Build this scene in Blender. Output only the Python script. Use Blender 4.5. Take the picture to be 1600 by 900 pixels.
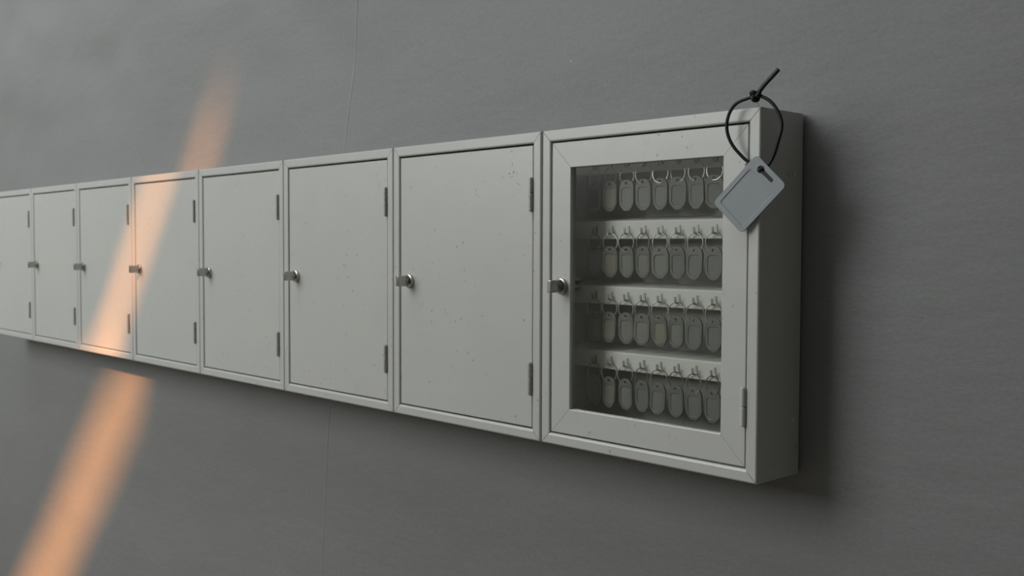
import bpy, bmesh, math, random
from mathutils import Vector, Matrix, noise

random.seed(7)
for o in list(bpy.data.objects):
    bpy.data.objects.remove(o, do_unlink=True)
scene = bpy.context.scene
COL = scene.collection

# ------------------------------------------------------------------ camera
# world: x to the right along the wall, y into the wall, z up; front faces of the cabinets lie at y = 0
cam_data = bpy.data.cameras.new('camera')
cam = bpy.data.objects.new('camera', cam_data)
COL.objects.link(cam)
CAM = Vector((0.772115, -1.168745, 0.316036))
RIGHT = Vector((0.6832595, 0.7301684, 0.00325029))
UP = Vector((-0.03166973, 0.02518736, 0.99918098))
FWD = Vector((-0.72948851, 0.68280283, -0.04033374))
m = Matrix.Identity(4)
for r in range(3):
    m[r][0], m[r][1], m[r][2], m[r][3] = RIGHT[r], UP[r], -FWD[r], CAM[r]
cam.matrix_world = m
cam_data.sensor_width = 36.0
cam_data.lens = 1614.92 / 1600 * 36.0
cam_data.clip_start = 0.02
cam_data.dof.use_dof = True
cam_data.dof.focus_distance = 1.36
cam_data.dof.aperture_fstop = 9.0
scene.camera = cam

# ------------------------------------------------------------------ world, sun, window light, exposure
world = bpy.data.worlds.new('world')
scene.world = world
world.use_nodes = True
world.node_tree.nodes['Background'].inputs['Color'].default_value = (0.62, 0.72, 0.85, 1)
world.node_tree.nodes['Background'].inputs['Strength'].default_value = 0.3

SUN_DIR = Vector((-0.060, 0.103, -0.070)).normalized()     # way the sunlight travels
sun_data = bpy.data.lights.new('sun', 'SUN')
sun_data.energy = 11.5
sun_data.color = (1.0, 0.40, 0.125)
sun_data.angle = math.radians(1.9)
sun = bpy.data.objects.new('sun', sun_data)
COL.objects.link(sun)
sun.rotation_euler = SUN_DIR.to_track_quat('-Z', 'Y').to_euler()

WIN_C, WIN_W, WIN_H = Vector((-3.95, -4.5, 3.05)), 4.2, 4.0
win_data = bpy.data.lights.new('window_daylight', 'AREA')
win_data.shape = 'RECTANGLE'
win_data.size, win_data.size_y = WIN_W, WIN_H
win_data.energy = 295
win_data.color = (0.98, 1.0, 0.99)
win_light = bpy.data.objects.new('window_daylight', win_data)
COL.objects.link(win_light)
win_light.location = WIN_C
win_light.rotation_euler = Vector((0.0, 1.0, 0.0)).to_track_quat('-Z', 'Z').to_euler()

overhead_data = bpy.data.lights.new('added_overhead_light', 'AREA')  # added overhead light, out of view, brightens the upward-facing edges
overhead_data.shape = 'RECTANGLE'
overhead_data.size, overhead_data.size_y = 4.2, 1.6
overhead_data.energy = 85
overhead_data.color = (0.93, 0.98, 1.0)
overhead_light = bpy.data.objects.new('added_overhead_light', overhead_data)
COL.objects.link(overhead_light)
overhead_light.location = (-2.0, -1.9, 5.5)

scene.view_settings.view_transform = 'Standard'
scene.view_settings.look = 'None'
scene.view_settings.gamma = 1.0
scene.view_settings.use_curve_mapping = False
scene.view_settings.exposure = 0.0

# ------------------------------------------------------------------ materials
def nodes_of(name):
    mt = bpy.data.materials.new(name)
    mt.use_nodes = True
    nt = mt.node_tree
    return mt, nt, nt.nodes['Principled BSDF']

def add(nt, kind, **inp):
    n = nt.nodes.new(kind)
    for k, v in inp.items():
        n.inputs[k].default_value = v
    return n

def ramp(nt, src, stops):
    n = nt.nodes.new('ShaderNodeValToRGB')
    el = n.color_ramp.elements
    while len(el) > 1:
        el.remove(el[-1])
    el[0].position, el[0].color = stops[0][0], stops[0][1]
    for p, c in stops[1:]:
        e = el.new(p)
        e.color = c
    nt.links.new(src, n.inputs['Fac'])
    return n

def g(v, a=1.0):
    return (v, v, v, a)

def mix(nt, fac, a, b, mode='MIX'):
    n = nt.nodes.new('ShaderNodeMix')
    n.data_type = 'RGBA'
    n.blend_type = mode
    for sock, v in ((n.inputs['Factor'], fac), (n.inputs['A'], a), (n.inputs['B'], b)):
        if hasattr(v, 'is_output'):
            nt.links.new(v, sock)
        elif sock.name == 'Factor':
            sock.default_value = v
        else:
            sock.default_value = v
    return n.outputs['Result']

def object_coords(nt, scale=(1, 1, 1), offset=True, rot=(0, 0, 0)):
    tc = nt.nodes.new('ShaderNodeTexCoord')
    geo = nt.nodes.new('ShaderNodeNewGeometry')
    mp = nt.nodes.new('ShaderNodeMapping')
    mp.inputs['Scale'].default_value = scale
    mp.inputs['Rotation'].default_value = rot
    nt.links.new(geo.outputs['Position'], mp.inputs['Vector'])
    return mp.outputs['Vector']

def paint_material(name, base, rough=0.33, chips=True, warm=(0.46, 0.46, 0.42)):
    mt, nt, bs = nodes_of(name)
    v = object_coords(nt)
    big = add(nt, 'ShaderNodeTexNoise', Scale=5.0, Detail=3.0, Roughness=0.55)
    nt.links.new(v, big.inputs['Vector'])
    r1 = ramp(nt, big.outputs['Fac'], [(0.35, g(0.0)), (0.7, g(1.0))])
    c = mix(nt, r1.outputs['Color'], (base[0], base[1], base[2], 1),
            (base[0] * 0.965, base[1] * 0.975, base[2] * 0.99, 1))
    if chips:
        # rub marks: faint greyish smudges
        sm = add(nt, 'ShaderNodeTexNoise', Scale=38.0, Detail=5.0, Roughness=0.65)
        nt.links.new(v, sm.inputs['Vector'])
        r2 = ramp(nt, sm.outputs['Fac'], [(0.61, g(0.0)), (0.70, g(0.32))])
        c = mix(nt, r2.outputs['Color'], c, (base[0] * 0.72, base[1] * 0.72, base[2] * 0.68, 1))
        # small dark chips of missing paint
        sep = nt.nodes.new('ShaderNodeSeparateXYZ')
        nt.links.new(v, sep.inputs[0])
        sm2 = nt.nodes.new('ShaderNodeMath')
        nt.links.new(sep.outputs['X'], sm2.inputs[0])
        nt.links.new(sep.outputs['Y'], sm2.inputs[1])
        cmb = nt.nodes.new('ShaderNodeCombineXYZ')
        nt.links.new(sm2.outputs[0], cmb.inputs['X'])
        nt.links.new(sep.outputs['Z'], cmb.inputs['Y'])
        vo = add(nt, 'ShaderNodeTexVoronoi', Scale=26.0, Randomness=1.0)
        vo.voronoi_dimensions = '2D'
        wob = add(nt, 'ShaderNodeTexNoise', Scale=300.0, Detail=2.0)
        nt.links.new(v, wob.inputs['Vector'])
        wv = mix(nt, 0.006, cmb.outputs[0], wob.outputs['Color'], 'ADD')
        nt.links.new(wv, vo.inputs['Vector'])
        r3 = ramp(nt, vo.outputs['Distance'], [(0.022, g(1.0)), (0.052, g(0.0))])
        pick = add(nt, 'ShaderNodeTexNoise', Scale=9.0, Detail=1.0)
        nt.links.new(v, pick.inputs['Vector'])
        r4 = ramp(nt, pick.outputs['Fac'], [(0.50, g(0.0)), (0.60, g(1.0))])
        both = mix(nt, 1.0, r3.outputs['Color'], r4.outputs['Color'], 'MULTIPLY')
        both = mix(nt, 1.0, both, g(0.8), 'MULTIPLY')
        c = mix(nt, both, c, (0.13, 0.125, 0.11, 1))
        # thin scratches
        sv0 = object_coords(nt, rot=(0, 0.42, 0))
        mp2 = nt.nodes.new('ShaderNodeMapping')
        mp2.inputs['Scale'].default_value = (16, 16, 190)
        nt.links.new(sv0, mp2.inputs['Vector'])
        sv = mp2.outputs['Vector']
        sc = add(nt, 'ShaderNodeTexNoise', Scale=1.0, Detail=2.0)
        nt.links.new(sv, sc.inputs['Vector'])
        r5 = ramp(nt, sc.outputs['Fac'], [(0.735, g(0.0)), (0.75, g(0.35))])
        c = mix(nt, r5.outputs['Color'], c, (base[0] * 0.6, base[1] * 0.6, base[2] * 0.57, 1))
    nt.links.new(c, bs.inputs['Base Color'])
    rr = add(nt, 'ShaderNodeTexNoise', Scale=14.0, Detail=4.0)
    nt.links.new(v, rr.inputs['Vector'])
    mr = nt.nodes.new('ShaderNodeMapRange')
    mr.inputs['To Min'].default_value = rough - 0.06
    mr.inputs['To Max'].default_value = rough + 0.1
    nt.links.new(rr.outputs['Fac'], mr.inputs['Value'])
    nt.links.new(mr.outputs['Result'], bs.inputs['Roughness'])
    bs.inputs['Specular IOR Level'].default_value = 0.6
    fine = add(nt, 'ShaderNodeTexNoise', Scale=420.0, Detail=2.0)
    nt.links.new(v, fine.inputs['Vector'])
    dent = add(nt, 'ShaderNodeTexNoise', Scale=7.0, Detail=2.0)
    nt.links.new(v, dent.inputs['Vector'])
    b1 = add(nt, 'ShaderNodeBump', Strength=0.08, Distance=0.0006)
    nt.links.new(fine.outputs['Fac'], b1.inputs['Height'])
    b2 = add(nt, 'ShaderNodeBump', Strength=0.25, Distance=0.004)
    nt.links.new(dent.outputs['Fac'], b2.inputs['Height'])
    nt.links.new(b1.outputs['Normal'], b2.inputs['Normal'])
    nt.links.new(b2.outputs['Normal'], bs.inputs['Normal'])
    return mt

def plain(name, color, rough=0.5, metal=0.0, spec=0.5, noise_amt=0.12, scale=60.0, bump=0.0):
    mt, nt, bs = nodes_of(name)
    v = object_coords(nt)
    n = add(nt, 'ShaderNodeTexNoise', Scale=scale, Detail=4.0)
    nt.links.new(v, n.inputs['Vector'])
    a = tuple(x * (1 - noise_amt) for x in color) + (1,)
    b = tuple(min(1, x * (1 + noise_amt)) for x in color) + (1,)
    c = mix(nt, n.outputs['Fac'], a, b)
    nt.links.new(c, bs.inputs['Base Color'])
    bs.inputs['Roughness'].default_value = rough
    bs.inputs['Metallic'].default_value = metal
    bs.inputs['Specular IOR Level'].default_value = spec
    if bump:
        bp = add(nt, 'ShaderNodeBump', Strength=bump, Distance=0.0006)
        nt.links.new(n.outputs['Fac'], bp.inputs['Height'])
        nt.links.new(bp.outputs['Normal'], bs.inputs['Normal'])
    return mt

M = {}
M['paint'] = paint_material('grey_enamel_paint', (0.445, 0.448, 0.425))
M['inside'] = paint_material('grey_enamel_inside', (0.71, 0.715, 0.675), rough=0.5, chips=False)
M['steel'] = plain('brushed_nickel', (0.44, 0.43, 0.395), rough=0.28, metal=1.0, noise_amt=0.08)
M['hinge'] = plain('worn_hinge_metal', (0.34, 0.34, 0.315), rough=0.42, metal=0.55, noise_amt=0.35, scale=180)
M['wire'] = plain('ring_wire', (0.60, 0.585, 0.54), rough=0.3, metal=1.0, noise_amt=0.06)
M['hook'] = plain('dull_hook_metal', (0.36, 0.36, 0.335), rough=0.5, metal=0.6, noise_amt=0.1)
M['cord'] = plain('black_rubber_cord', (0.007, 0.0075, 0.008), rough=0.45, noise_amt=0.2, spec=0.35)
M['card'] = plain('grey_plastic_card', (0.27, 0.295, 0.312), rough=0.42, noise_amt=0.05, scale=25, bump=0.1)
M['tag'] = plain('grey_plastic_tag', (0.150, 0.153, 0.138), rough=0.34, noise_amt=0.08, scale=40)
M['insert_grey'] = plain('insert_grey', (0.195, 0.198, 0.178), rough=0.55, noise_amt=0.06)
M['insert_cream'] = plain('insert_cream', (0.225, 0.215, 0.165), rough=0.55, noise_amt=0.06)
M['insert_dark'] = plain('insert_dark', (0.05, 0.051, 0.047), rough=0.55, noise_amt=0.1)
M['insert_slate'] = plain('insert_slate', (0.16, 0.167, 0.158), rough=0.55, noise_amt=0.06)
M['room'] = plain('room_plaster', (0.46, 0.445, 0.41), rough=0.8, noise_amt=0.08, scale=3)
M['darkroom'] = plain('dark_plaster', (0.24, 0.24, 0.235), rough=0.8, noise_amt=0.08, scale=3)
M['floor'] = plain('concrete_floor', (0.24, 0.205, 0.16), rough=0.6, noise_amt=0.2, scale=4)
M['seam'] = plain('pale_paper_seam', (0.30, 0.30, 0.29), rough=0.8, noise_amt=0.35, scale=9)
M['worn'] = plain('bare_worn_metal', (0.19, 0.19, 0.175), rough=0.55, noise_amt=0.4, scale=400)
M['rubber'] = plain('black_gasket', (0.02, 0.02, 0.018), rough=0.7)

def wall_material():
    mt, nt, bs = nodes_of('grey_backing_paper')
    v = object_coords(nt)
    n1 = add(nt, 'ShaderNodeTexNoise', Scale=2.2, Detail=5.0, Roughness=0.6)
    nt.links.new(v, n1.inputs['Vector'])
    c = mix(nt, n1.outputs['Fac'], (0.166, 0.170, 0.171, 1), (0.199, 0.201, 0.199, 1))
    n2 = add(nt, 'ShaderNodeTexNoise', Scale=160.0, Detail=3.0, Roughness=0.7)
    nt.links.new(v, n2.inputs['Vector'])
    r2 = ramp(nt, n2.outputs['Fac'], [(0.3, g(0.93)), (0.7, g(1.06))])
    c = mix(nt, 1.0, c, r2.outputs['Color'], 'MULTIPLY')
    # sparse light flecks
    vo = add(nt, 'ShaderNodeTexVoronoi', Scale=16.0, Randomness=1.0)
    nt.links.new(v, vo.inputs['Vector'])
    r3 = ramp(nt, vo.outputs['Distance'], [(0.02, g(0.5)), (0.04, g(0.0))])
    pk = add(nt, 'ShaderNodeTexNoise', Scale=6.0, Detail=1.0)
    nt.links.new(v, pk.inputs['Vector'])
    r4 = ramp(nt, pk.outputs['Fac'], [(0.56, g(0.0)), (0.62, g(1.0))])
    fl = mix(nt, 1.0, r3.outputs['Color'], r4.outputs['Color'], 'MULTIPLY')
    c = mix(nt, fl, c, (0.5, 0.5, 0.47, 1))
    nt.links.new(c, bs.inputs['Base Color'])
    bs.inputs['Roughness'].default_value = 0.6
    bs.inputs['Specular IOR Level'].default_value = 0.35
    n3 = add(nt, 'ShaderNodeTexNoise', Scale=240.0, Detail=4.0)
    nt.links.new(v, n3.inputs['Vector'])
    b1 = add(nt, 'ShaderNodeBump', Strength=0.18, Distance=0.0012)
    nt.links.new(n3.outputs['Fac'], b1.inputs['Height'])
    v4 = object_coords(nt, scale=(0.6, 1.0, 1.5), rot=(0, 0.6, 0))
    n4 = add(nt, 'ShaderNodeTexNoise', Scale=9.0, Detail=5.0, Roughness=0.55)
    nt.links.new(v4, n4.inputs['Vector'])
    b2 = add(nt, 'ShaderNodeBump', Strength=0.38, Distance=0.008)
    nt.links.new(n4.outputs['Fac'], b2.inputs['Height'])
    nt.links.new(b1.outputs['Normal'], b2.inputs['Normal'])
    nt.links.new(b2.outputs['Normal'], bs.inputs['Normal'])
    return mt
M['wall'] = wall_material()

def glass_material():
    mt = bpy.data.materials.new('dusty_window_glass')
    mt.use_nodes = True
    nt = mt.node_tree
    nt.nodes.remove(nt.nodes['Principled BSDF'])
    out = nt.nodes['Material Output']
    tr = add(nt, 'ShaderNodeBsdfTransparent', Color=(0.99, 0.995, 0.985, 1))
    gl = add(nt, 'ShaderNodeBsdfGlossy', Color=(1, 1, 1, 1), Roughness=0.12)
    df = add(nt, 'ShaderNodeBsdfDiffuse', Color=(0.45, 0.44, 0.40, 1))
    fr = add(nt, 'ShaderNodeFresnel', IOR=1.3)
    v = object_coords(nt)
    n = add(nt, 'ShaderNodeTexNoise', Scale=16.0, Detail=4.0)
    nt.links.new(v, n.inputs['Vector'])
    r = ramp(nt, n.outputs['Fac'], [(0.4, g(0.008)), (0.75, g(0.03))])
    m1 = nt.nodes.new('ShaderNodeMixShader')
    nt.links.new(r.outputs['Color'], m1.inputs[0])
    nt.links.new(tr.outputs[0], m1.inputs[1])
    nt.links.new(df.outputs[0], m1.inputs[2])
    m2 = nt.nodes.new('ShaderNodeMixShader')
    nt.links.new(fr.outputs[0], m2.inputs[0])
    nt.links.new(m1.outputs[0], m2.inputs[1])
    nt.links.new(gl.outputs[0], m2.inputs[2])
    nt.links.new(m2.outputs[0], out.inputs['Surface'])
    return mt
M['glass'] = glass_material()

def pane_material():
    mt, nt, bs = nodes_of('frosted_daylit_pane')
    v = object_coords(nt)
    n = add(nt, 'ShaderNodeTexNoise', Scale=2.0)
    nt.links.new(v, n.inputs['Vector'])
    c = mix(nt, n.outputs['Fac'], (0.7, 0.78, 0.8, 1), (0.8, 0.86, 0.88, 1))
    nt.links.new(c, bs.inputs['Base Color'])
    bs.inputs['Roughness'].default_value = 0.7
    return mt
M['pane'] = pane_material()

# ------------------------------------------------------------------ mesh helpers
def link_mesh(name, me, mat, parent=None, loc=(0, 0, 0), rot=(0, 0, 0), angle=35):
    if mat and not me.materials:
        me.materials.append(M[mat])
    o = bpy.data.objects.new(name, me)
    COL.objects.link(o)
    o.location = loc
    o.rotation_euler = rot
    if parent:
        o.parent = parent
    return o

def mesh_from_bm(name, bm, angle=35, all_smooth=False):
    bmesh.ops.recalc_face_normals(bm, faces=bm.faces[:])
    me = bpy.data.meshes.new(name)
    bm.to_mesh(me)
    bm.free()
    # broad flat faces stay flat, narrow rounding strips are shaded smooth
    sm = []
    for p in me.polygons:
        if all_smooth:
            sm.append(True)
            continue
        longest = max((me.vertices[p.vertices[i]].co - me.vertices[p.vertices[i - 1]].co).length for i in range(len(p.vertices)))
        sm.append(p.area / longest < 0.0032 and abs(p.normal.y) < 0.9995)
    me.set_sharp_from_angle(angle=math.radians(angle))
    me.polygons.foreach_set('use_smooth', sm)
    return me

def box_bm(x0, x1, y0, y1, z0, z1, bevel=0.0, seg=2):
    bm = bmesh.new()
    add_box(bm, x0, x1, y0, y1, z0, z1)
    if bevel:
        bmesh.ops.bevel(bm, geom=bm.edges[:], offset=bevel, segments=seg, affect='EDGES', profile=0.5)
    return bm

def add_box(bm, x0, x1, y0, y1, z0, z1):
    v = [bm.verts.new(p) for p in ((x0, y0, z0), (x1, y0, z0), (x1, y1, z0), (x0, y1, z0),
                                   (x0, y0, z1), (x1, y0, z1), (x1, y1, z1), (x0, y1, z1))]
    for f in ((0, 1, 2, 3), (7, 6, 5, 4), (0, 4, 5, 1), (1, 5, 6, 2), (2, 6, 7, 3), (3, 7, 4, 0)):
        bm.faces.new([v[i] for i in f])
    return v

def bar_bm(pts, y0, y1, bevel_pairs, bevel=0.0015, seg=3):
    """prism over the x-z polygon pts; bevels the front edges (y = y0) whose index is in bevel_pairs"""
    bm = bmesh.new()
    f = [bm.verts.new((x, y0, z)) for x, z in pts]
    b = [bm.verts.new((x, y1, z)) for x, z in pts]
    n = len(pts)
    bm.faces.new(f)
    bm.faces.new(b[::-1])
    for i in range(n):
        bm.faces.new((f[i], b[i], b[(i + 1) % n], f[(i + 1) % n]))
    bm.edges.ensure_lookup_table()
    for i, off in bevel_pairs:
        pa, pb = Vector((pts[i][0], y0, pts[i][1])), Vector((pts[(i + 1) % n][0], y0, pts[(i + 1) % n][1]))
        for e in bm.edges:
            cs = [v.co for v in e.verts]
            if ((cs[0] - pa).length < 2e-3 and (cs[1] - pb).length < 2e-3) or \
               ((cs[1] - pa).length < 2e-3 and (cs[0] - pb).length < 2e-3):
                if abs(cs[0].y - y0) < 1e-6 and abs(cs[1].y - y0) < 1e-6 and e.calc_length() > 0.02:
                    bmesh.ops.bevel(bm, geom=[e], offset=off, segments=seg, affect='EDGES', profile=0.5)
                    break
    return bm

def mitred_frame(parent, name, x0, x1, z0, z1, w, y0, y1, mat, out_b=0.0026, in_b=0.0024, gap=0.0005):
    """four mitred bars, each its own mesh"""
    s = gap
    top = [(x0 + s, z1), (x1 - s, z1), (x1 - w - s, z1 - w), (x0 + w + s, z1 - w)]
    bot = [(x0 + s, z0), (x0 + w + s, z0 + w), (x1 - w - s, z0 + w), (x1 - s, z0)]
    left = [(x0, z0 + s), (x0, z1 - s), (x0 + w, z1 - w - s), (x0 + w, z0 + w + s)]
    right = [(x1, z0 + s), (x1 - w, z0 + w + s), (x1 - w, z1 - w - s), (x1, z1 - s)]
    res = []
    for pts, bp in ((top, [(0, out_b), (2, in_b)]), (bot, [(1, in_b * 1.5), (3, out_b)]),
                    (left, [(0, out_b), (2, in_b)]), (right, [(1, in_b), (3, out_b)])):
        me = mesh_from_bm(name, bar_bm(pts, y0, y1, bp))
        res.append(link_mesh(name, me, mat, parent))
    return res

def plate_mesh(name, loops, thick, bevel=0.0, res=2):
    """flat plate in the x-z plane: first loop is the outline, the rest are holes; front face towards -y"""
    cu = bpy.data.curves.new(name + '_curve', 'CURVE')
    cu.dimensions = '2D'
    cu.fill_mode = 'BOTH'
    cu.extrude = max(thick / 2 - bevel, 0.00001)
    cu.bevel_depth = bevel
    cu.bevel_resolution = res
    cu.offset = -bevel
    for lp in loops:
        sp = cu.splines.new('POLY')
        sp.points.add(len(lp) - 1)
        for p, (x, z) in zip(sp.points, lp):
            p.co = (x, z, 0, 1)
        sp.use_cyclic_u = True
    ob = bpy.data.objects.new(name + '_tmp', cu)
    COL.objects.link(ob)
    dg = bpy.context.evaluated_depsgraph_get()
    me = bpy.data.meshes.new_from_object(ob.evaluated_get(dg))
    bpy.data.objects.remove(ob, do_unlink=True)
    bpy.data.curves.remove(cu)
    me.transform(Matrix.Rotation(math.radians(90), 4, 'X'))
    bm = bmesh.new()
    bm.from_mesh(me)
    bmesh.ops.remove_doubles(bm, verts=bm.verts[:], dist=1e-6)
    bpy.data.meshes.remove(me)
    return mesh_from_bm(name, bm)

def tube_bm(bm, pts, radius, seg=10, closed=False, cap=True, flat=1.0):
    pts = [Vector(p) for p in pts]
    n = len(pts)
    rings = []
    prev_n = None
    for i, p in enumerate(pts):
        if closed:
            t = (pts[(i + 1) % n] - pts[i - 1]).normalized()
        else:
            t = (pts[min(i + 1, n - 1)] - pts[max(i - 1, 0)]).normalized()
        if prev_n is None:
            a = Vector((0, 0, 1)) if abs(t.z) < 0.9 else Vector((0, 1, 0))
            nn = (a - t * a.dot(t)).normalized()
        else:
            nn = (prev_n - t * prev_n.dot(t)).normalized()
        prev_n = nn
        b = t.cross(nn)
        r = radius[i] if isinstance(radius, (list, tuple)) else radius
        rings.append([bm.verts.new(p + nn * (r * math.cos(2 * math.pi * k / seg)) +
                                   b * (r * flat * math.sin(2 * math.pi * k / seg))) for k in range(seg)])
    for i in range(n if closed else n - 1):
        A, B = rings[i], rings[(i + 1) % n]
        for k in range(seg):
            bm.faces.new((A[k], A[(k + 1) % seg], B[(k + 1) % seg], B[k]))
    if not closed and cap:
        bm.faces.new(rings[0][::-1])
        bm.faces.new(rings[-1])

def lathe_bm(bm, profile, axis_loc, seg=24):
    """profile: (radius, y) pairs turned about a y-parallel axis through axis_loc (x, z)"""
    rings = []
    for r, y in profile:
        if r < 1e-6:
            rings.append([bm.verts.new((axis_loc[0], y, axis_loc[1]))])
        else:
            rings.append([bm.verts.new((axis_loc[0] + r * math.cos(2 * math.pi * k / seg), y,
                                        axis_loc[1] + r * math.sin(2 * math.pi * k / seg))) for k in range(seg)])
    for A, B in zip(rings, rings[1:]):
        for k in range(seg):
            k2 = (k + 1) % seg
            if len(A) == 1:
                bm.faces.new((A[0], B[k], B[k2]))
            elif len(B) == 1:
                bm.faces.new((A[k], A[k2], B[0]))
            else:
                bm.faces.new((A[k], A[k2], B[k2], B[k]))

def smooth_path(ctrl, per=8, closed=False):
    """Catmull-Rom through the control points"""
    P = [Vector(c) for c in ctrl]
    n = len(P)
    out = []
    for i in range(n if closed else n - 1):
        p0 = P[(i - 1) % n] if closed else P[max(i - 1, 0)]
        p1, p2 = P[i], P[(i + 1) % n]
        p3 = P[(i + 2) % n] if closed else P[min(i + 2, n - 1)]
        for k in range(per):
            t = k / per
            out.append(0.5 * ((2 * p1) + (p2 - p0) * t + (2 * p0 - 5 * p1 + 4 * p2 - p3) * t * t +
                              (3 * p1 - p0 - 3 * p2 + p3) * t ** 3))
    if not closed:
        out.append(P[-1])
    return out

def empty(name, loc, label, cat, group=None, rot=(0, 0, 0)):
    o = bpy.data.objects.new(name, None)
    COL.objects.link(o)
    o.empty_display_size = 0.05
    o.location = loc
    o.rotation_euler = rot
    o['label'] = label
    o['category'] = cat
    if group:
        o['group'] = group
    return o

def structure(o, label=None):
    o['kind'] = 'structure'
    if label:
        o['label'] = label
    return o

# ------------------------------------------------------------------ the setting
H, PITCH, W0, DEPTH = 0.5, 0.396, 0.408, 0.103
WALL_Y = DEPTH + 0.0035
FRONT_Y, FLOOR_Z, CEIL_Z, X_L, X_R = -4.6, -1.4, 5.6, -7.0, 3.2

def seam_x(z):
    return -1.18 + 0.1 * z + 0.003 * math.sin(z * 5.0)

def ripple(x, z):
    """slack, slightly puckered paper: long slanted swells, deeper above the cabinets"""
    up = max(0.0, min(1.0, (z - 0.5) / 0.35))
    dn = max(0.0, min(1.0, (-0.12 - z) / 0.4))
    a = Vector((x * 0.75 - z * 0.9, x * 0.35 + z * 2.1, 3.1))
    b = Vector((x * 2.6 - z * 2.4, x * 1.6 + z * 5.2, 7.7))
    big = noise.noise(a * 1.35)
    small = noise.noise(b * 1.5)
    return (0.022 * big + 0.0085 * small) * up + (0.009 * big + 0.0022 * small) * dn + 0.016 * up + 0.006 * dn

def paper_sheet(xa, xb, proud, lift):
    """lift: how far the right edge curls off the wall"""
    bm = bmesh.new()
    nz = 190
    nx = max(8, int(abs((xb(0) - xa(0)) / 0.028)))
    grid = []
    for j in range(nz + 1):
        z = FLOOR_Z + (CEIL_Z - FLOOR_Z) * j / nz
        x0, x1 = xa(z), xb(z)
        xs = [x0 + (x1 - x0) * i / nx for i in range(nx)] + [x1 - d for d in (0.012, 0.008, 0.005, 0.002, 0.0)]
        wob = 0.65 + 0.6 * noise.noise(Vector((1.0, z * 4.0, 2.0)))
        grid.append([bm.verts.new((x, WALL_Y - proud + ripple(x, z) -
                                   lift * wob * max(0.0, 1 - (x1 - x) / 0.012) ** 1.3, z)) for x in xs])
    for j in range(nz):
        for i in range(len(grid[0]) - 1):
            bm.faces.new((grid[j][i], grid[j][i + 1], grid[j + 1][i + 1], grid[j + 1][i]))
    # turned-back edges give the sheet its thickness
    for col, dx in ((0, 0.0004), (-1, -0.0004)):
        edge = [bm.verts.new((r[col].co.x + dx, r[col].co.y + 0.0002, r[col].co.z)) for r in grid]
        for j in range(nz):
            bm.faces.new((grid[j][col], grid[j + 1][col], edge[j + 1], edge[j]))
    return mesh_from_bm('paper_sheet', bm, angle=50, all_smooth=True)

wall_back = link_mesh('wall_back', mesh_from_bm('wall_back', box_bm(X_L - 0.1, X_R + 0.1, WALL_Y + 0.04, WALL_Y + 0.2, FLOOR_Z - 0.1, CEIL_Z + 0.1)), 'room')
structure(wall_back)
link_mesh('paper_sheet', paper_sheet(lambda z: X_L, lambda z: seam_x(z), 0.0, 0.0), 'wall', wall_back)
link_mesh('paper_sheet', paper_sheet(lambda z: seam_x(z), lambda z: X_R, 0.0, 0.0), 'wall', wall_back)

bm = bmesh.new()  # thin raised strip along the seam, paler than the sheets
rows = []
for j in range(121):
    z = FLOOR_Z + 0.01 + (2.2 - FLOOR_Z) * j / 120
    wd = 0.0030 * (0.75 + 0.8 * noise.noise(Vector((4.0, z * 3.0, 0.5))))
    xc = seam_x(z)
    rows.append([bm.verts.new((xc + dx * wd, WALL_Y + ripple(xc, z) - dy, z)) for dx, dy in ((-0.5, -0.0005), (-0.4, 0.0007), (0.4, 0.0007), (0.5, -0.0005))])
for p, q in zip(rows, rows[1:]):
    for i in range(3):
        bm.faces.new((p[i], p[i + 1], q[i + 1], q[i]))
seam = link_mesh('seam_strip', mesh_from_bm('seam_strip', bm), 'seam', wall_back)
seam['label'] = 'pale paper seam'

structure(link_mesh('floor', mesh_from_bm('floor', box_bm(X_L - 0.1, X_R + 0.1, FRONT_Y - 0.1, WALL_Y + 0.2, FLOOR_Z - 0.1, FLOOR_Z)), 'floor'))
structure(link_mesh('ceiling', mesh_from_bm('ceiling', box_bm(X_L - 0.1, X_R + 0.1, FRONT_Y - 0.1, WALL_Y + 0.2, CEIL_Z, CEIL_Z + 0.1)), 'room'))
structure(link_mesh('wall_left', mesh_from_bm('wall_left', box_bm(X_L - 0.1, X_L, FRONT_Y - 0.1, WALL_Y + 0.04, FLOOR_Z, CEIL_Z)), 'darkroom'))
structure(link_mesh('wall_right', mesh_from_bm('wall_right', box_bm(X_R, X_R + 0.1, FRONT_Y - 0.1, WALL_Y + 0.04, FLOOR_Z, CEIL_Z)), 'darkroom'))

# wall behind the camera: a slanting slot lets one blade of sunlight through
slot_on_back = [(-3.78, -1.38), (-2.46, -0.14), (-2.33, -0.065), (-2.245, 0.02), (-2.03, 0.28), (-1.86, 0.50), (-1.845, 0.55), (-1.705, 0.73),
                (-1.675, 0.71), (-1.755, 0.54), (-1.785, 0.50), (-1.95, 0.28), (-2.15, 0.02), (-2.185, -0.065), (-2.175, -0.14), (-3.27, -1.30)]
t = (DEPTH - FRONT_Y) / SUN_DIR.y
slot = [(x - SUN_DIR.x * t, z - SUN_DIR.z * t) for x, z in slot_on_back]
outer = [(X_L - 0.1, FLOOR_Z), (X_R + 0.1, FLOOR_Z), (X_R + 0.1, CEIL_Z), (X_L - 0.1, CEIL_Z)]
structure(link_mesh('wall_front', plate_mesh('wall_front', [outer, slot], 0.02), 'room', loc=(0, FRONT_Y, 0)))

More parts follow.
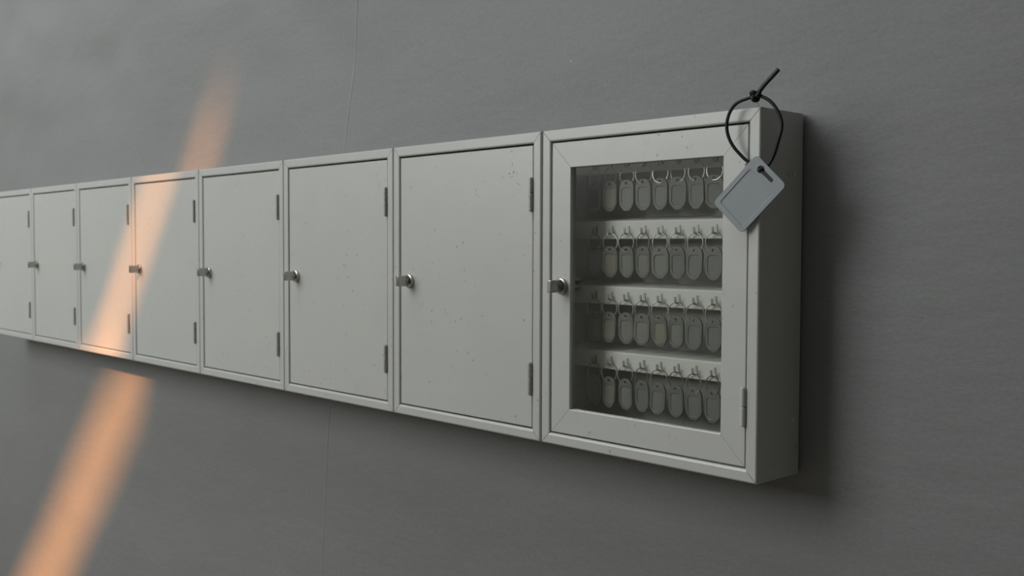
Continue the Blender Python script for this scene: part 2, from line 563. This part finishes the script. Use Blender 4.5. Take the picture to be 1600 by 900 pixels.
# frosted window the daylight comes from
win = link_mesh('window_1', plate_mesh('window_1', [
    [(-WIN_W / 2 - 0.08, -WIN_H / 2 - 0.08), (WIN_W / 2 + 0.08, -WIN_H / 2 - 0.08), (WIN_W / 2 + 0.08, WIN_H / 2 + 0.08), (-WIN_W / 2 - 0.08, WIN_H / 2 + 0.08)],
    [(-WIN_W / 2, -WIN_H / 2), (WIN_W / 2, -WIN_H / 2), (WIN_W / 2, WIN_H / 2), (-WIN_W / 2, WIN_H / 2)]], 0.05),
    'room', loc=(WIN_C.x, FRONT_Y + 0.035, WIN_C.z))
structure(win)
link_mesh('pane', mesh_from_bm('pane', box_bm(-WIN_W / 2, WIN_W / 2, -0.02, -0.012, -WIN_H / 2, WIN_H / 2)), 'pane', win)

# unseen ceiling panel, added to go with the added overhead light
top_panel = link_mesh('added_ceiling_panel', plate_mesh('added_ceiling_panel', [
    [(-2.2, -0.9), (2.2, -0.9), (2.2, 0.9), (-2.2, 0.9)], [(-2.1, -0.8), (2.1, -0.8), (2.1, 0.8), (-2.1, 0.8)]], 0.05),
    'room', loc=(-2.0, -1.9, 5.56), rot=(math.radians(90), 0, 0))
structure(top_panel)
link_mesh('pane', mesh_from_bm('pane', box_bm(-2.1, 2.1, -0.006, 0.004, -0.8, 0.8)), 'pane', top_panel)

# ------------------------------------------------------------------ cabinets
FW = 0.018        # frame width
DOOR_Y = 0.0022   # doors sit a little behind the frame
def shell_bm(w):
    """sheet-metal box, open at the front"""
    bm = bmesh.new()
    e, t = 0.0003, 0.0012
    add_box(bm, e, e + t, 0.003, DEPTH, e, H - e)
    add_box(bm, w - e - t, w - e, 0.003, DEPTH, e, H - e)
    add_box(bm, e + t, w - e - t, 0.003, DEPTH, e, e + t)
    add_box(bm, e + t, w - e - t, 0.003, DEPTH, H - e - t, H - e)
    add_box(bm, e + t, w - e - t, DEPTH - t, DEPTH, e + t, H - e - t)
    return bm

def lock(parent, x, z):
    bm = bmesh.new()
    lathe_bm(bm, [(0.0, DOOR_Y), (0.0126, DOOR_Y), (0.0128, -0.0015), (0.0122, -0.003), (0.0108, -0.0036),
                  (0.0094, -0.003), (0.0090, -0.002), (0.0062, -0.0018), (0.0058, -0.009), (0.0, -0.009)], (x, z), 28)
    lk = link_mesh('lock_rosette', mesh_from_bm('lock_rosette', bm), 'steel', parent)
    bm = box_bm(x - 0.0042, x + 0.0042, -0.0275, -0.004, z - 0.0098, z + 0.0098, 0.0012, 3)
    return lk, bm

def hinge(parent, x, z0, z1, mat, split=0.45):
    """two knuckles on a pin, with narrow leaves"""
    n = 14
    r = 0.0040
    yc = -0.0012
    zm = z0 + (z1 - z0) * (1 - split)
    bm = bmesh.new()
    tube_bm(bm, [(x, yc, z0 - 0.0012), (x, yc, z1 + 0.0012)], 0.0024, 12)
    root = link_mesh('hinge', mesh_from_bm('hinge', bm), mat, parent)
    for a, b in ((z0, zm - 0.0006), (zm + 0.0006, z1)):
        bm = bmesh.new()
        tube_bm(bm, [(x, yc, a), (x, yc, a + 0.0006), (x, yc, b - 0.0006), (x, yc, b)], [r * 0.82, r, r, r * 0.82], n)
        s = -1 if a == z0 else 1
        if s < 0:
            add_box(bm, x - 0.0046, x, -0.0018, 0.001, a + 0.001, b - 0.001)
        else:
            add_box(bm, x, x + 0.0042, -0.0006, 0.001, a + 0.001, b - 0.001)
        link_mesh('knuckle', mesh_from_bm('knuckle', bm), mat, root)
    return root

SOLID_LABELS = [
    'chipped grey metal cabinet with solid door, directly left of the glass-fronted one',
    'solid-door grey metal cabinet, second to the left of the glass-fronted one',
    'solid-door grey metal cabinet, third to the left of the glass-fronted one',
    'solid-door grey metal cabinet touched by the sunbeam only at its upper left corner',
    'solid-door grey metal cabinet most brightly crossed by the orange sunbeam',
    'solid-door grey metal cabinet just left of the one most brightly sunlit',
    'leftmost grey metal cabinet of the row, cut off by the picture edge',
]

def frame_and_shell(root, w):
    link_mesh('body', mesh_from_bm('body', shell_bm(w)), 'paint', root)
    return mitred_frame(root, 'frame_rail', 0.0, w, 0.0, H, FW, 0.0, 0.007, 'paint')

# --- solid cabinets: the first is built, the others are copies
def build_solid(x):
    w = PITCH - 0.0016
    root = empty('key_cabinet', (x, 0, 0), SOLID_LABELS[0], 'cabinet', 'row of wall cabinets')
    frame_and_shell(root, w)
    gp = 0.0021
    bm = box_bm(FW + gp, w - FW - gp * 1.2, DOOR_Y, 0.014, FW + gp, H - FW - gp * 1.3, 0.0018, 3)
    door = link_mesh('door', mesh_from_bm('door', bm), 'paint', root)
    lk, tb = lock(door, 0.0475, 0.2515)
    link_mesh('thumb_turn', mesh_from_bm('thumb_turn', tb), 'steel', door)
    for z0, z1, sp in ((0.0745, 0.126, 0.46), (0.373, 0.426, 0.45)):
        hinge(root, w - FW - 0.0036, z0, z1, 'hinge', sp)
    return root

def copy_tree(o, parent=None):
    c = o.copy()
    COL.objects.link(c)
    c.parent = parent
    for ch in list(o.children):
        copy_tree(ch, c)
    return c

first = build_solid(-W0 - PITCH)
for i in range(1, 7):
    c = copy_tree(first)
    c.location.x = -W0 - PITCH * (i + 1)
    c['label'] = SOLID_LABELS[i]

# worn spots where the paint of the nearest solid door is knocked off
def worn_spot(parent, x, z, ln, wd, ang):
    bm = bmesh.new()
    rim = []
    for k in range(9):
        a = 2 * math.pi * k / 9
        r = random.uniform(0.55, 1.0)
        px, pz = ln / 2 * r * math.cos(a), wd / 2 * r * math.sin(a)
        rim.append((x + px * math.cos(ang) - pz * math.sin(ang), z + px * math.sin(ang) + pz * math.cos(ang)))
    f = [bm.verts.new((p, DOOR_Y - 0.00012, q)) for p, q in rim]
    b = [bm.verts.new((p, DOOR_Y + 0.0002, q)) for p, q in rim]
    bm.faces.new(f)
    for k in range(9):
        bm.faces.new((f[k], b[k], b[(k + 1) % 9], f[(k + 1) % 9]))
    link_mesh('worn_spot', mesh_from_bm('worn_spot', bm), 'worn', parent)
nd = [o for o in first.children if o.name.startswith('door')][0]
for x, z, ln, wd, ang in ((-0.4791, 0.4509, 0.008, 0.0022, 1.1), (-0.4860, 0.4365, 0.006, 0.0030, 0.3), (-0.4760, 0.4380, 0.007, 0.0035, 0.8),
                          (-0.4690, 0.4360, 0.005, 0.0018, 2.1), (-0.4800, 0.4310, 0.016, 0.0009, 0.05), (-0.5706, 0.4122, 0.009, 0.0014, 2.2),
                          (-0.5690, 0.4045, 0.007, 0.0016, 0.2), (-0.6824, 0.3452, 0.008, 0.0020, 1.9), (-0.4693, 0.0335, 0.006, 0.0035, 1.3),
                          (-0.6980, 0.0690, 0.009, 0.0022, 0.7), (-0.7197, 0.2100, 0.007, 0.0016, 0.8), (-0.4500, 0.1949, 0.006, 0.0035, 0.9),
                          (-0.4640, 0.4180, 0.012, 0.0012, 2.7), (-0.6330, 0.1020, 0.006, 0.0014, 0.4)):
    worn_spot(nd, x + W0 + PITCH, z, ln, wd, ang)

# --- the glass-fronted cabinet
w = W0 - 0.0016
gc = empty('key_cabinet', (-W0 + 0.0016, 0, 0), 'glass-fronted grey metal key cabinet at the right end of the row', 'cabinet', 'row of wall cabinets')
X0 = -W0 + 0.0016
frame_and_shell(gc, w)
gp = 0.0021
gdoor = empty('door', (0, 0, 0), '', 'x')
del gdoor['label'], gdoor['category']
gdoor.parent = gc
DX0, DX1, DZ0, DZ1 = FW + gp, w - FW - gp, FW + gp, H - FW - gp * 1.2
RAIL = 0.0402
mitred_frame(gdoor, 'door_rail', DX0, DX1, DZ0, DZ1, RAIL, DOOR_Y, 0.014, 'paint', out_b=0.0013, in_b=0.0009, gap=0.0003)
link_mesh('glass_pane', mesh_from_bm('glass_pane', box_bm(DX0 + RAIL - 0.003, DX1 - RAIL + 0.003, 0.0088, 0.0090, DZ0 + RAIL - 0.003, DZ1 - RAIL + 0.003)), 'glass', gdoor)
lk, tb = lock(gdoor, -0.3634 - X0, 0.2535)
link_mesh('thumb_turn', mesh_from_bm('thumb_turn', tb), 'steel', gdoor)
bm = bmesh.new()
lathe_bm(bm, [(0.0, 0.013), (0.0095, 0.013), (0.0095, 0.018), (0.0078, 0.019), (0.0078, 0.034), (0.0, 0.034)], (-0.3634 - X0, 0.2535), 20)
add_box(bm, -0.3634 - X0 - 0.030, -0.3634 - X0 + 0.006, 0.030, 0.032, 0.247, 0.260)
link_mesh('lock_barrel', mesh_from_bm('lock_barrel', bm), 'steel', gdoor)
for z0, z1, sp in ((0.0765, 0.1275, 0.50), (0.373, 0.426, 0.45)):
    hinge(gc, w - FW - 0.0036, z0, z1, 'paint', sp)
# domed rivets on the visible side
for y, z in ((0.083, 0.4154), (0.0885, 0.0775)):
    bm = bmesh.new()
    bmesh.ops.create_uvsphere(bm, u_segments=14, v_segments=8, radius=0.0036)
    bmesh.ops.scale(bm, vec=(0.55, 1, 1), verts=bm.verts[:])
    link_mesh('rivet', mesh_from_bm('rivet', bm), 'paint', gc, loc=(w, y, z))

# back board, hook rails and hooks
RAIL_Y = 0.060
ROW_Z = [0.4405, 0.3375, 0.2345, 0.1315]         # top of the rings in each row
COLS = [-0.3425 + 0.0330 * k for k in range(9)]
hook_me = None
def hook_mesh():
    bm = bmesh.new()
    path = [(0.0, 0.012), (0.0, 0.002), (-0.0012, -0.0004), (-0.0036, -0.0016), (-0.0062, -0.0012), (-0.0078, 0.0006),
            (-0.0086, 0.0040), (-0.0090, 0.0088)]
    hw, th = 0.0019, 0.0005
    prev = None
    for i, (y, z) in enumerate(path):
        a, b = path[max(i - 1, 0)], path[min(i + 1, len(path) - 1)]
        tx = Vector((b[0] - a[0], b[1] - a[1])).normalized()
        nn = Vector((-tx.y, tx.x)) * th
        ring = [bm.verts.new((sx * hw, y + s * nn.x, z + s * nn.y)) for sx, s in ((-1, -1), (1, -1), (1, 1), (-1, 1))]
        if prev:
            for k in range(4):
                bm.faces.new((prev[k], prev[(k + 1) % 4], ring[(k + 1) % 4], ring[k]))
        else:
            bm.faces.new(ring[::-1])
        prev = ring
    bm.faces.new(prev)
    return mesh_from_bm('hook', bm)
hook_me = hook_mesh()
for rz in ROW_Z:
    # folded strip: sloping upper lip, flat face, short return under it
    zt, zb = rz + 0.0195, rz - 0.0095
    bm = bmesh.new()
    prof = [(DEPTH - 0.0014, zt + 0.006), (RAIL_Y + 0.0022, zt), (RAIL_Y + 0.0005, zt - 0.0012), (RAIL_Y, zt - 0.003),
            (RAIL_Y, zb + 0.0008), (RAIL_Y + 0.0008, zb), (RAIL_Y + 0.010, zb), (RAIL_Y + 0.010, zb + 0.001), (RAIL_Y + 0.0012, zb + 0.001),
            (RAIL_Y + 0.0012, zt - 0.004), (DEPTH - 0.0014, zt + 0.004)]
    ends = []
    for x in (0.003, w - 0.003):
        ends.append([bm.verts.new((x, y, z)) for y, z in prof])
    n = len(prof)
    for i in range(n):
        bm.faces.new((ends[0][i], ends[0][(i + 1) % n], ends[1][(i + 1) % n], ends[1][i]))
    bm.faces.new(ends[0])
    bm.faces.new(ends[1][::-1])
    rail = link_mesh('hook_rail', mesh_from_bm('hook_rail', bm), 'inside', gc)
    for x in COLS:
        h = link_mesh('hook', hook_me, 'hook', rail, loc=(x - X0, RAIL_Y - 0.0004, rz - 0.0012))

# ------------------------------------------------------------------ key tags
TW, TH = 0.0312, 0.0490
def tag_outline(wd, ht, top_r, ch, z_top, n=10):
    """rounded top, chamfered bottom, in x-z; runs anticlockwise from the lower left"""
    hw = wd / 2
    zb = z_top - ht
    pts = [(-hw + ch, zb), (hw - ch, zb), (hw - ch * 0.35, zb + ch * 0.55), (hw, zb + ch * 1.15)]
    cx = hw - top_r
    for k in range(n + 1):
        a = math.pi / 2 * k / n
        pts.append((cx + top_r * math.cos(a), z_top - top_r + top_r * math.sin(a)))
    for k in range(n + 1):
        a = math.pi / 2 + math.pi / 2 * k / n
        pts.append((-cx + top_r * math.cos(a), z_top - top_r + top_r * math.sin(a)))
    pts += [(-hw, zb + ch * 1.15), (-hw + ch * 0.35, zb + ch * 0.55)]
    return pts

def circle(cx, cz, r, n=12):
    return [(cx + r * math.cos(2 * math.pi * k / n), cz + r * math.sin(2 * math.pi * k / n)) for k in range(n)]

HOLE_Z = -0.0062
out = tag_outline(TW, TH, 0.0140, 0.0105, 0.0)
win_out = [(-0.0050, -0.0432), (0.0050, -0.0432), (0.0102, -0.0375), (0.0102, -0.0165), (0.0070, -0.0135), (-0.0070, -0.0135), (-0.0102, -0.0165), (-0.0102, -0.0375)]
hole = circle(0, HOLE_Z, 0.0021)
body_me = plate_mesh('tag_body', [out, hole, win_out], 0.0030, 0.0009, 2)
insert_me = plate_mesh('tag_insert', [[(x * 1.03, (z + 0.0278) * 1.03 - 0.0278) for x, z in win_out]], 0.0016)
RING_R = 0.0139
bm = bmesh.new()
# split ring: wire turned twice, the two turns lying side by side
turns = [(RING_R * math.sin(2 * math.pi * k / 28), -0.0007 + 0.0014 * k / 56, RING_R * math.cos(2 * math.pi * k / 28)) for k in range(57)]
tube_bm(bm, turns, 0.00082, 6)
ring_me = mesh_from_bm('split_ring', bm)

INSERTS = [  # d dark, c cream, g grey, s slate
    'dcgggsss',
    'gcgggsss',
    'gcggcgss',
    'gcgsssss']
# small print colour words for the labels
ROWN = ['top', 'second', 'third', 'bottom']
ORD = ['first', 'second', 'third', 'fourth', 'fifth', 'sixth', 'seventh', 'eighth']
INS_MAT = {'d': 'insert_dark', 'c': 'insert_cream', 'g': 'insert_grey', 's': 'insert_slate'}
INS_MESH = {}
for k, mt in INS_MAT.items():
    me = insert_me.copy()
    me.materials.clear()
    me.materials.append(M[mt])
    INS_MESH[k] = me
LOOK = {'d': 'dark', 'c': 'cream', 'g': 'pale grey', 's': 'slate'}
for r, rz in enumerate(ROW_Z):
    for k in range(8):
        code = INSERTS[r][k]
        x = COLS[k] + random.uniform(-0.0006, 0.0006)
        label = 'key tag with %s insert, %s from left in the %s row behind glass' % (LOOK[code], ORD[k], ROWN[r])
        rt = empty('key_tag', (x, RAIL_Y - 0.0052, rz), label, 'key tag', 'key tags on the hook rails')
        ring = link_mesh('split_ring', ring_me, 'wire', rt, loc=(0, 0, -RING_R - 0.0009),
                         rot=(random.uniform(-0.04, 0.04), random.uniform(-2.5, 2.5), random.uniform(-0.16, 0.2)))
        tz = -0.0206
        tilt = (math.radians(random.uniform(-1.5, 2.5)), math.radians(random.uniform(-2.2, 2.2)), math.radians(random.uniform(-9, 5)))
        tb = link_mesh('tag_body', body_me, 'tag', rt, loc=(random.uniform(-0.0007, 0.0007), 0, tz), rot=tilt)
        link_mesh('insert', INS_MESH[code], None, tb, loc=(0, 0.0003, 0))

# ------------------------------------------------------------------ the card on its cord at the corner
# frame of reference: the card leans on the cabinet's front corner; a = right, b = up within the card, n = towards the room
YAW = math.radians(9.0)                                    # the card faces a little to the right of straight out
A, B, N = Vector((math.cos(YAW), math.sin(YAW), 0)), Vector((0, 0, 1)), Vector((math.sin(YAW), -math.cos(YAW), 0))
O = Vector((-0.0122, -0.00699, 0.3856))                    # middle of the card
base_rot = Matrix((A, -N, B)).transposed().to_4x4()        # local x = right, y = away from the room, z = up
ct = empty('hanging_card', O, 'grey plastic card on a knotted black cord at the glass-fronted cabinet corner', 'tag')
ct.rotation_euler = base_rot.to_euler()

def P(x, z, off=0.0):
    """millimetres to the right of and above the card's middle, and out of its plane towards the room"""
    return Vector((x, -off, z)) / 1000.0

def rrect(w_, h_, r, n=6, cx=0.0, cz=0.0):
    pts = []
    for sx, sz, a0 in ((1, 1, 0), (-1, 1, 90), (-1, -1, 180), (1, -1, 270)):
        for k in range(n + 1):
            a = math.radians(a0 + 90 * k / n)
            pts.append((cx + sx * (w_ / 2 - r) + r * math.cos(a), cz + sz * (h_ / 2 - r) + r * math.sin(a)))
    return pts

CW, CH = 0.0595, 0.0875
# keyhole slot near the upper short edge: round end on the left, narrow towards the right
zs = CH / 2 - 0.0097
slot_pts = []
for k in range(13):
    a = math.radians(32 + 296 * k / 12)
    slot_pts.append((-0.0108 + 0.0050 * math.cos(a), zs + 0.0050 * math.sin(a)))
for k in range(7):
    a = math.radians(-90 + 180 * k / 6)
    slot_pts.append((0.0100 + 0.0026 * math.cos(a), zs + 0.0026 * math.sin(a)))
outline = rrect(CW, CH, 0.0062)
CARD_ANG = math.radians(45.0)      # leaning: upper short edge turned to the right
cr = (0.0, CARD_ANG, 0.0)
card = link_mesh('card', plate_mesh('card', [outline, slot_pts], 0.0014, 0.0004), 'card', ct, loc=(0, 0.0007, 0), rot=cr)
recess = rrect(0.0465, 0.0610, 0.0035, cx=0.0004, cz=-0.0055)
link_mesh('raised_rim', plate_mesh('raised_rim', [outline, slot_pts, recess], 0.0011, 0.0004), 'card', card, loc=(0, -0.0010, 0))

# cord loop
loop = [(11.3, 128.5, 1.0), (0.6, 126.5, 1.0), (-17.6, 120.9, 2.0), (-27.8, 109.9, 2.0), (-32.2, 95.0, 2.0), (-30.9, 79.6, 1.0),
        (-23.3, 63.9, -0.2), (-9.3, 47.9, -2.6), (3.6, 38.1, -3.6), (11.7, 33.5, -2.5), (15.8, 31.3, 2.4), (20.7, 32.3, -2.6),
        (28.5, 42.7, -3.6), (34.5, 53.6, -2.0), (40.4, 69.3, 0.5), (44.4, 83.9, 1.0), (43.3, 95.4, 1.0), (37.0, 109.0, 1.0),
        (27.4, 120.1, 1.0), (16.7, 126.4, 1.0)]
bm = bmesh.new()
tube_bm(bm, smooth_path([P(*q) for q in loop], 7, closed=True), 0.0023, 10, closed=True)
cord = link_mesh('cord_loop', mesh_from_bm('cord_loop', bm, 60), 'cord', ct)
# overhand knot: a trefoil drawn tight
kc = P(8.2, 128.4, 1.5)
kp = []
for k in range(48):
    a = 2 * math.pi * k / 48
    kp.append(kc + Vector(((math.sin(a) + 1.7 * math.sin(2 * a)) * 0.0023, -math.sin(3 * a) * 0.0028 - 0.0006,
                           (math.cos(a) - 1.7 * math.cos(2 * a)) * 0.0024)))
bm = bmesh.new()
tube_bm(bm, kp, 0.0030, 10, closed=True)
link_mesh('knot', mesh_from_bm('knot', bm, 60), 'cord', cord)
bm = bmesh.new()
tail = [P(9.5, 128.7, 1.0), P(13.5, 133.3, 2.0), P(20.9, 141.3, 2.5), P(30.5, 150.3, 2.5), P(39.8, 159.4, 2.0)]
tube_bm(bm, smooth_path(tail, 5), 0.0031, 10, flat=0.8)
link_mesh('cord_tail', mesh_from_bm('cord_tail', bm, 50), 'cord', cord)
# fine wire pin that holds the knot on the cabinet's top corner
bm = bmesh.new()
top_local = base_rot.inverted() @ (Vector((-0.006, 0.0055, 0.5005)) - O)
tube_bm(bm, [kc, kc + Vector((0.0003, 0.0005, -0.006)), top_local], 0.00045, 6)
link_mesh('wire_pin', mesh_from_bm('wire_pin', bm), 'wire', ct)
